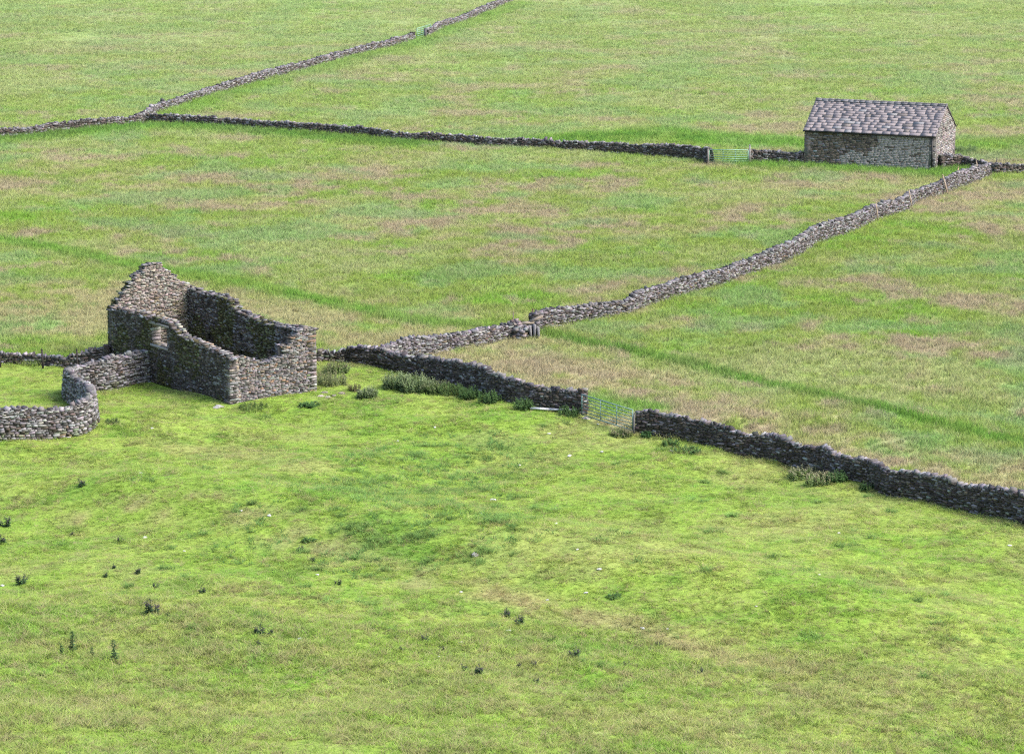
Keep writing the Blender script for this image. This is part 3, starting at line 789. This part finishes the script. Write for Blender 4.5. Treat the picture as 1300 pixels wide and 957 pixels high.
# pale stones in the grass
SG = 'pale stones lying in the grass of the near slope'
rk = [rock_mesh('rock', 1.0, 200 + i, .5, (.46, .45, .44)) for i in range(4)]
rocks = [(626, 635, 1.6), (612, 653, .8), (706, 665, 1), (725, 667, .9), (733, 698, .8), (761, 723, 1.1), (744, 753, 1.1), (579, 795, .9), (585, 816, 1), (646, 801, 1.1), (695, 762, .8), (585, 752, .8), (557, 834, .7), (816, 798, 1.2), (847, 799, .8), (659, 591, 1.1), (723, 579, 1.4),
         (184, 683, 1.5), (342, 655, 1.4), (306, 649, .9), (179, 601, .9), (403, 730, .8), (381, 811, 1.1), (3, 744, 1.2), (664, 527, 1.3), (552, 543, 1.0), (479, 523, 1.4), (764, 574, 1.0), (146.5, 513, 1.8), (193, 544, 1.1), (61, 587, 1), (1282, 693, 1.2), (1213, 673, 1.0), (1065, 677, .8), (1009, 639, .7),
         (697, 551, 1.0), (675, 536, .8), (759, 539, 1.1), (1196, 676, .8), (852, 573, 1.2), (430, 530, .8), (505, 560, .7), (530, 580, .8), (234, 700, .7), (286, 770, .6), (420, 790, .7), (903, 690, .7), (960, 770, .6), (1100, 790, .6), (1040, 730, .7)]
rocks = [r_ for k_, r_ in enumerate(rocks) if k_ < 24 or k_ % 2]
for i, (x, y, s) in enumerate(rocks):
    put('rock', rk[i % 4], (x, y), .072 * s, 'small pale stone lying in the short grass of the near slope', 'stone', SG)
gr = [rock_mesh('rock', 1.0, 230 + i, .55, (.25, .24, .24)) for i in range(2)]
put('rock', gr[0], (603, 705), .17, 'grey rounded stone half sunk in the hollow of the near slope', 'stone', 'grey stones on the near slope')
put('rock', gr[1], (276, 517), .3, 'flat grey stone at the foot of the mossy ruin wall', 'stone', 'grey stones on the near slope')
put('rock', gr[0], (825, 107), .30, 'tiny dark lump alone in the far meadow', 'stone', 'lone stone of the far meadow')
put('rock', gr[1], (742, 531), .22, 'squarish grey stone under the hinge end of the galvanised gate', 'stone', 'grey stones on the near slope')
for i, (x, y, s, l) in enumerate([(407, 503, .2, 'pinkish fallen block touching the reddish end wall corner'), (416, 505, .17, 'fallen block a step away from the reddish wall corner'), (424, 503, .15, 'flat fallen stone right of the ruin corner rubble'), (433, 500, .16, 'outermost fallen stone right of the ruin'),
                                 (412, 499, .16, 'fallen stone behind the others at the ruin corner'), (441, 460, .2, 'pale stone fallen from the wall where it steps up')]):
    put('rock', rock_mesh('rock', 1.0, 300 + i, .5, tuple(stone_col('pink') * 1.1)), (x, y), s, l, 'stone', 'rubble fallen at the ruin corner')

# ------------------------------------------------------------------ ground colours
def seg_dist(x, y, P):
    d = np.full(np.shape(x), 1e9)
    for a, b in zip(P[:-1], P[1:]):
        vx, vy = b[0] - a[0], b[1] - a[1]; L2 = vx * vx + vy * vy + 1e-9
        t = np.clip(((x - a[0]) * vx + (y - a[1]) * vy) / L2, 0, 1)
        d = np.minimum(d, np.hypot(x - a[0] - t * vx, y - a[1] - t * vy))
    return d
def in_poly(x, y, P):
    r = np.zeros(np.shape(x), bool); j = len(P) - 1
    for i in range(len(P)):
        xi, yi = P[i][:2]; xj, yj = P[j][:2]
        c = ((yi > y) != (yj > y)) & (x < (xj - xi) * (y - yi) / (yj - yi + 1e-12) + xi); r ^= c; j = i
    return r
def gline(pts): return np.array([ground(*p)[:2] for p in pts])
PASTURE = np.array([(-200, ground(-60, 462)[1])] + [tuple(ground(*p)[:2]) for p in ((-60, 462), (0, 462), (80, 467), (138, 468), (250, 459), (404, 459), (441, 460), (480, 466), (550, 485), (600, 501), (660, 515), (737, 527), (806, 550), (900, 567), (1000, 591), (1100, 617), (1180, 637), (1300, 668), (1420, 704))] + [(200, 120), (200, -400), (-200, -400)])
DITCH1 = gline([(-40, 298), (0, 306), (50, 314), (100, 324), (160, 337), (210, 345), (260, 353), (320, 365), (380, 378), (440, 391), (500, 404), (560, 412), (610, 415)])
DITCH2 = gline([(690, 424), (740, 436), (780, 442), (830, 453), (890, 468), (960, 485), (1020, 498), (1080, 511), (1140, 525), (1200, 541), (1260, 556), (1340, 575)])
LUSH3 = gline([(700, 182), (780, 174), (840, 170), (900, 178), (950, 180), (1020, 182)])
LUSH4 = gline([(1190, 188), (1230, 186), (1300, 182), (1350, 180)])
LUSH5 = gline([(0, 178), (70, 172), (180, 161), (250, 162), (330, 168), (420, 176), (520, 184)])
LUSH7 = gline([(955, 207), (1020, 211), (1100, 216), (1187, 221), (1210, 218)])
LUSH8 = gline([(745, 508), (775, 512), (815, 520)])
STRAW1 = gline([(-30, 380), (60, 385), (140, 398), (330, 402), (450, 425), (560, 432)])
STRAW2 = gline([(620, 455), (700, 468), (800, 494), (950, 545), (1100, 588), (1250, 628)])
LUSH6 = gline([(200, 150), (280, 121), (360, 99), (440, 78), (520, 55), (600, 27), (655, 6)])
BANK = gline([(120, 655), (220, 640), (300, 648), (360, 670), (440, 715), (560, 742), (680, 768), (780, 792), (900, 830), (1000, 850)])
BANK2 = gline([(200, 560), (280, 575), (380, 590)])
HOLLOW = gline([(380, 680), (450, 640), (530, 600), (600, 580)])
HOLLOW2 = gline([(400, 690), (480, 700), (560, 690), (620, 660)])
BUILD = [np.array([(A - u * .1 - w * .1)[:2], (B + u * .1 - w * .1)[:2], (C_ + u * .1 + w * .1)[:2], (D - u * .1 + w * .1)[:2]]), np.array([bA[:2], bB[:2], bC[:2], bD[:2]])]

def mix(a, b, t):
    t = np.asarray(t)[..., None]; return a * (1 - t) + b * t

def colour(x, y):
    """albedo of turf at world x, y ; also returns pasture mask and height factor"""
    sh = np.shape(x)
    past = in_poly(x, y, PASTURE)
    n1 = fbm(x / 13, y / 13, 4, 31); n2 = fbm(x / 4.2, y / 4.2, 4, 32); n3 = fbm(x / 1.3, y / 1.3, 3, 33); n4 = fbm(x / 6.0, y / 6.0, 4, 34); n5 = fbm(x / 30, y / 30, 3, 35)
    lines = {k: seg_dist(x, y, P) for k, P in (('d1', DITCH1), ('d2', DITCH2), ('l3', LUSH3), ('l4', LUSH4), ('l5', LUSH5), ('l6', LUSH6), ('l7', LUSH7), ('st1', STRAW1), ('st2', STRAW2), ('l8', LUSH8), ('bank', BANK), ('bank2', BANK2), ('ho', HOLLOW), ('ho2', HOLLOW2))}
    # hay meadow
    G = V(.23, .32, .064); BR = V(.18, .345, .042); PL = V(.325, .365, .15); MV = V(.34, .275, .185); CG = V(.19, .325, .115); TN = V(.375, .345, .17)
    m = np.broadcast_to(G, sh + (3,)).copy()
    m = mix(m, BR, sstep(.47, .62, n2 * .6 + n3 * .4) * .9)
    m = mix(m, PL, sstep(.45, .66, n1 * .6 + n3 * .4) * .75)
    m = mix(m, TN, sstep(.48, .64, n4 * .5 + n3 * .25 + n5 * .25) * .6)
    m = mix(m, MV, sstep(.52, .63, n4 * .34 + n2 * .26 + n5 * .12 + n3 * .28) * .8)
    m = mix(m, CG, sstep(.54, .66, fbm(x / 5.0, y / 5.0, 4, 38)) * .6)
    stw = np.maximum(1 - sstep(4, 13, lines['st1'] + (n2 - .5) * 12), (1 - sstep(1.5, 6, lines['st2'] + (n2 - .5) * 7)))
    m = mix(m, TN * .97, stw * sstep(.32, .52, n3 * .5 + n2 * .5) * .9)
    m = mix(m, MV, (1 - sstep(1.5, 5.5, lines['st2'] + (n4 - .5) * 8)) * sstep(.44, .6, n3 * .6 + n4 * .4) * .7)
    far = sstep(215, 380, y)  # slight distance haze put into the turf colour, paler farther off
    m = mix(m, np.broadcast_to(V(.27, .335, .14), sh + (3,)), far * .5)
    lush = np.zeros(sh)
    wob = (n3 - .5) * 1.6 + (n2 - .5) * 2.0
    lush = np.maximum(lush, 1 - sstep(.5, 1.6, lines['d1'] + wob * .5)); lush = np.maximum(lush, 1 - sstep(.35, 1.0, lines['d2'] + wob * .35))
    lush = np.maximum(lush, (1 - sstep(1.5, 6, lines['l3'] + wob)) * .9); lush = np.maximum(lush, (1 - sstep(2, 7, lines['l4'] + wob * 2)) * .7)
    lush = np.maximum(lush, (1 - sstep(1.6, 4.2, lines['l5'] + wob)) * .95); lush = np.maximum(lush, (1 - sstep(1.2, 4, lines['l6'] + wob)) * .7)
    lf_ = np.maximum((1 - sstep(1.2, 4.0, lines['l7'] + wob * .6)), (1 - sstep(.6, 2.6, lines['l8'] + wob * .6)))
    lf_ = np.maximum(lf_, (1 - sstep(1.5, 5, lines['l3'] + wob)) * sstep(.3, .5, n3) * .8)
    m = mix(m, V(.15, .31, .045), lf_ * .9)
    m = mix(m, V(.155, .32, .045) * np.ones(3), lush * (.45 + .5 * sstep(.38, .6, n3 * .6 + n2 * .4)))
    lush = np.maximum(lush, (1 - sstep(1.2, 5, lines['l7'] + wob)) * .9)
    dk = np.maximum((1 - sstep(.2, .8, np.abs(lines['d2'] - .2) + wob * .25)) * .25, (1 - sstep(.5, 2.5, lines['l3'] + wob)) * .6 * sstep(.45, .6, n3))  # first term paints the thin shadow along the second ditch
    dk = np.maximum(dk, (1 - sstep(.8, 2.2, lines['l5'] + wob * .7)) * .5)
    m = mix(m, V(.06, .155, .03), dk)
    # grazed pasture
    q = np.broadcast_to(V(.23, .335, .062), sh + (3,)).copy()
    q = mix(q, V(.285, .36, .085), sstep(.42, .62, n2) * .8)
    q = mix(q, V(.145, .285, .042), sstep(.52, .66, n3) * .6)
    q = mix(q, V(.33, .325, .135), sstep(.5, .68, n4 * .6 + n3 * .4) * .5)
    bk = 1 - sstep(.3, 2.4, lines['bank'] + wob * .9)
    q = mix(q, V(.345, .295, .155), bk * .9 * sstep(.35, .6, n3 * .6 + n2 * .4))
    q = mix(q, V(.345, .295, .155), (1 - sstep(.3, 2, lines['bank2'] + wob)) * .45)
    ho = np.maximum(1 - sstep(1.5, 6.5, lines['ho'] + wob), 1 - sstep(1.0, 5, lines['ho2'] + wob))
    q = mix(q, V(.125, .255, .048), ho * sstep(.46, .6, n3 * .7 + n2 * .3) * .3)
    low = (1 - sstep(108, 121, y + (x + 15) * .25 + (n1 - .5) * 14))
    q = mix(q, V(.30, .315, .12), low * .2 * sstep(.3, .55, n2))
    q = q * V(.93, .965, .85)
    c = np.where(past[..., None], q, m)
    return c, past, lush, ho, low, dk

# ------------------------------------------------------------------ ground sheet
def axis(lo, hi, step, out):
    a = list(np.arange(lo, hi + step / 2, step)); d = step
    while a[-1] < out: d *= 1.35; a.append(a[-1] + d)
    d = step
    while a[0] > -out: d *= 1.35; a.insert(0, a[0] - d)
    return np.array(a)
gx = axis(-66, 66, .55, 3200); gy = np.r_[-3000, -1500, -700, -300, -120, -50, np.arange(-20, 89.9, 2.0), (lambda a: a[a >= 90])(axis(90, 300, .55, 3500))]
XX, YY = np.meshgrid(gx, gy)
ZZ = terrain(XX, YY)
cc = colour(XX, YY)[0]
cc = cc * .8
nx, ny = len(gx), len(gy)
idx = np.arange(nx * ny).reshape(ny, nx)
fq = np.stack([idx[:-1, :-1], idx[:-1, 1:], idx[1:, 1:], idx[1:, :-1]], -1).reshape(-1, 4)
me = mesh_np('ground', np.stack([XX, YY, ZZ], -1).reshape(-1, 3), fq, cc.reshape(-1, 3), M_GROUND, smooth=True)
tag(link('ground', me), 'grazed slope and hay meadows of the valley', 'ground', kind='structure')

# ------------------------------------------------------------------ grass
def tuft(name, nb, hgt, spread, bw, lean, seed, seg=2, heads=0.0):
    rr = random.Random(seed); v = []; f = []
    for _ in range(nb):
        a = rr.uniform(0, 6.283); r = spread * math.sqrt(rr.random()); h = hgt * rr.uniform(.55, 1.0)
        x, y = r * math.cos(a), r * math.sin(a); la = rr.uniform(0, 6.283); le = lean * rr.uniform(.2, 1) * h
        yaw = rr.uniform(0, 3.14); sx, sy = math.cos(yaw) * bw / 2, math.sin(yaw) * bw / 2
        i = len(v)
        for k in range(seg):
            t = k / seg; ww = 1 - .35 * t
            cx_, cy_, cz = x + math.cos(la) * le * t * t, y + math.sin(la) * le * t * t, h * t - .02
            v += [(cx_ - sx * ww, cy_ - sy * ww, cz), (cx_ + sx * ww, cy_ + sy * ww, cz)]
        v.append((x + math.cos(la) * le, y + math.sin(la) * le, h))
        for k in range(seg - 1): f.append((i + 2 * k, i + 2 * k + 1, i + 2 * k + 3, i + 2 * k + 2))
        f.append((i + 2 * seg - 2, i + 2 * seg - 1, i + 2 * seg))
    me = mesh_np(name, np.array(v), f, None, M_BLADE)
    return bpy.data.objects.new(name, me)

def proto_collection(name, objs):
    c = bpy.data.collections.new(name)
    for o in objs: c.objects.link(o)
    return c

def scatter(name, pts, rot, scl, col, idx, coll, label, cat):
    me = bpy.data.meshes.new(name); n = len(pts)
    me.vertices.add(n); me.vertices.foreach_set('co', pts.astype(np.float32).ravel())
    for nm, ty, key, arr in (('rot', 'FLOAT_VECTOR', 'vector', rot), ('scl', 'FLOAT_VECTOR', 'vector', scl)):
        a = me.attributes.new(nm, ty, 'POINT'); a.data.foreach_set(key, arr.astype(np.float32).ravel())
    a = me.attributes.new('col', 'FLOAT_COLOR', 'POINT'); c4 = np.ones((n, 4), np.float32); c4[:, :3] = col; a.data.foreach_set('color', c4.ravel())
    a = me.attributes.new('pick', 'INT', 'POINT'); a.data.foreach_set('value', idx.astype(np.int32))
    me.update()
    o = link(name, me); tag(o, label, cat, kind='stuff')
    ng = bpy.data.node_groups.new(name + '_nodes', 'GeometryNodeTree')
    ng.interface.new_socket('Geometry', in_out='INPUT', socket_type='NodeSocketGeometry'); ng.interface.new_socket('Geometry', in_out='OUTPUT', socket_type='NodeSocketGeometry')
    gi = ng.nodes.new('NodeGroupInput'); go = ng.nodes.new('NodeGroupOutput')
    ci = ng.nodes.new('GeometryNodeCollectionInfo'); ci.inputs['Collection'].default_value = coll; ci.inputs['Separate Children'].default_value = True; ci.inputs['Reset Children'].default_value = True
    ip = ng.nodes.new('GeometryNodeInstanceOnPoints'); ip.inputs['Pick Instance'].default_value = True
    def na(nm, ty):
        n_ = ng.nodes.new('GeometryNodeInputNamedAttribute'); n_.data_type = ty; n_.inputs['Name'].default_value = nm
        return [s for s in n_.outputs if s.enabled and s.name == 'Attribute'][0]
    L = ng.links
    L.new(gi.outputs[0], ip.inputs['Points']); L.new(ci.outputs[0], ip.inputs['Instance']); L.new(na('pick', 'INT'), ip.inputs['Instance Index'])
    e2r = ng.nodes.new('FunctionNodeEulerToRotation'); L.new(na('rot', 'FLOAT_VECTOR'), e2r.inputs[0]); L.new(e2r.outputs[0], ip.inputs['Rotation'])
    L.new(na('scl', 'FLOAT_VECTOR'), ip.inputs['Scale']); L.new(ip.outputs[0], go.inputs[0])
    md = o.modifiers.new('scatter', 'NODES'); md.node_group = ng
    me.materials.append(M_BLADE)
    return o

def sample(dens):
    xs, ys = [], []
    y = 78.0
    while y < 470:
        dy = 2.5; half = y * 650 / F * 1.12 + 2.5
        n = RNG.poisson(dens(y) * 2 * half * dy)
        xs.append(RNG.uniform(-half, half, n)); ys.append(RNG.uniform(y, y + dy, n)); y += dy
    return np.concatenate(xs), np.concatenate(ys)

def clear_of_walls(x, y, pad=.0):
    ok = np.ones(len(x), bool)
    for k, P in LINES.items():
        ok &= seg_dist(x, y, P) > (.40 + pad)
    for b in BUILD: ok &= ~in_poly(x, y, b)
    return ok

# hay meadow
x, y = sample(lambda d: 24 if d < 200 else max(5.0, 24 * (200 / d) ** 2.2))
past = in_poly(x, y, PASTURE); k = ~past; x, y = x[k], y[k]
k = clear_of_walls(x, y); x, y = x[k], y[k]
c, past, lush, ho, low, dk = colour(x, y)
n = len(x); print('meadow tufts', n)
c = 1.1 * c * (1 + RNG.normal(0, .06, (n, 1))) * (.86 + .28 * fbm(x / .8, y / 1.1, 2, 76))[:, None] * (1 + RNG.normal(0, .03, (n, 3)))
hd = RNG.random(n) < .16
c = np.where(hd[:, None] & (lush < .3)[:, None], c * .68 + V(.40, .34, .24) * .36, c); c = np.clip(c, .01, .6)
hs = (.26 + .18 * fbm(x / 3, y / 3, 3, 61) + .14 * lush) * RNG.uniform(.6, 1.35, n)
ws = np.clip(y / 190, 1, 2.0)
rot = np.stack([RNG.normal(0, .1, n), RNG.normal(.06, .1, n), RNG.uniform(0, 6.283, n)], 1)
meadow_t = proto_collection('meadow_tufts', [tuft('meadow_tuft', 11, 1.0, .19, .021, .4, 400 + i) for i in range(5)])
scatter('meadow_grass', np.stack([x, y, terrain(x, y) - .03], 1), rot, np.stack([ws, ws, hs], 1), c, RNG.integers(0, 5, n), meadow_t, 'tall hay meadow grass with brownish seed heads', 'grass')

# grazed pasture
x, y = sample(lambda d: 46 if d < 178 else 0)
k = in_poly(x, y, PASTURE); x, y = x[k], y[k]; k = clear_of_walls(x, y, -.02); x, y = x[k], y[k]
c, past, lush, ho, low, dk = colour(x, y); n = len(x); print('pasture tufts', n)
c = c * (1 + RNG.normal(0, .24, (n, 1))) * (.72 + .56 * fbm(x / .45, y / .6, 2, 75))[:, None] * (1 + RNG.normal(0, .05, (n, 3)))
r = RNG.random(n); wd_ = fbm(x / 1.1, y / 1.1, 3, 71)
weed = (r < .07) & (ho > .35) & (wd_ > .5)
c = np.where(weed[:, None], V(.11, .23, .06) * RNG.uniform(.8, 1.2, (n, 1)), c)
dry = (~weed) & (RNG.random(n) < .10 + .14 * low); c = np.where(dry[:, None], c * .4 + V(.40, .34, .2) * .6, c)
dpk = (fbm(x / .35, y / .45, 2, 78) > .63) & ~weed; c = np.where(dpk[:, None], c * .55 + V(.36, .285, .16) * .4, c)
c = np.clip(c, .01, .6)
hs = (.05 + .09 * sstep(.4, .7, fbm(x / 1.6, y / 1.6, 3, 72)) + .10 * low) * RNG.uniform(.6, 1.4, n); hs = np.where(weed, RNG.uniform(.16, .36, n), hs)
HB0, HB1 = ground(400, 730), ground(660, 560)
cl = [V(RNG.uniform(HB0[0], HB1[0]), RNG.uniform(HB0[1], HB1[1]), 0) for _ in range(150)] + [V(RNG.uniform(-20, 20), RNG.uniform(104, 156), 0) for _ in range(120)]
cl = [q_ for q_ in cl if in_poly(np.array([q_[0]]), np.array([q_[1]]), PASTURE)[0]]
cx_, cy_, cc_, ch_ = [], [], [], []
for q_ in cl:
    k_ = int(RNG.integers(3, 16)); r_ = RNG.uniform(.08, .34); g_ = V(.15, .26, .065) * RNG.uniform(.8, 1.3)
    cx_ += list(q_[0] + RNG.normal(0, r_, k_)); cy_ += list(q_[1] + RNG.normal(0, r_ * .7, k_)); cc_ += [g_ * RNG.uniform(.8, 1.2) for _ in range(k_)]; ch_ += list(RNG.uniform(.12, .34, k_))
x = np.r_[x, cx_]; y = np.r_[y, cy_]; c = np.r_[c, np.array(cc_)]; hs = np.r_[hs, ch_]; n = len(x)
dw = np.min([seg_dist(x, y, P) for P in LINES.values()], axis=0); hs = hs + .10 * (1 - sstep(.5, 1.1, dw)) * RNG.uniform(.3, 1.2, n)
ws = RNG.uniform(.8, 1.3, n)
rot = np.stack([RNG.normal(0, .15, n), RNG.normal(0, .15, n), RNG.uniform(0, 6.283, n)], 1)
past_t = proto_collection('pasture_tufts', [tuft('pasture_tuft', 9, 1.0, .11, .022, .5, 420 + i) for i in range(5)])
scatter('pasture_grass', np.stack([x, y, terrain(x, y) - .015], 1), rot, np.stack([ws, ws, hs], 1), c, RNG.integers(0, 5, n), past_t, 'short grazed yellow green grass of the near slope', 'grass')

# ------------------------------------------------------------------ light
SUN_EL, SUN_AZ = 48.0, (0.95, -0.32)      # soft sun from the right, a little towards the camera
wd = bpy.data.worlds.new('World'); S.world = wd; wd.use_nodes = True
nt = wd.node_tree; nt.nodes.clear()
sky = nt.nodes.new('ShaderNodeTexSky'); sky.sky_type = 'NISHITA'; sky.sun_disc = False
sky.sun_elevation = R(SUN_EL); sky.sun_rotation = math.atan2(SUN_AZ[0], SUN_AZ[1]); sky.air_density = 1.0; sky.dust_density = 3.0; sky.ozone_density = .6
bg = nt.nodes.new('ShaderNodeBackground'); bg.inputs[1].default_value = .15
wo = nt.nodes.new('ShaderNodeOutputWorld'); nt.links.new(sky.outputs[0], bg.inputs[0]); nt.links.new(bg.outputs[0], wo.inputs[0])
sl_ = bpy.data.lights.new('sun', 'SUN'); sl_.energy = 1.65; sl_.angle = R(28); sl_.color = (1, .96, .9)
so_ = bpy.data.objects.new('sun', sl_); COL.objects.link(so_)
d = math.hypot(*SUN_AZ); el = R(SUN_EL)
dirv = V(SUN_AZ[0] / d * math.cos(el), SUN_AZ[1] / d * math.cos(el), math.sin(el))
from mathutils import Vector
so_.rotation_euler = Vector(dirv).to_track_quat('Z', 'Y').to_euler(); so_.location = (60, 100, 90)

S.view_settings.view_transform = 'Standard'; S.view_settings.look = 'None'; S.view_settings.gamma = 1; S.view_settings.exposure = 1.6
S.cycles.use_denoising = False; S.cycles.pixel_filter_type = 'BLACKMAN_HARRIS'; S.cycles.filter_width = 1.2
S.cycles.max_bounces = 4; S.cycles.diffuse_bounces = 2; S.cycles.transmission_bounces = 2; S.cycles.transparent_max_bounces = 4
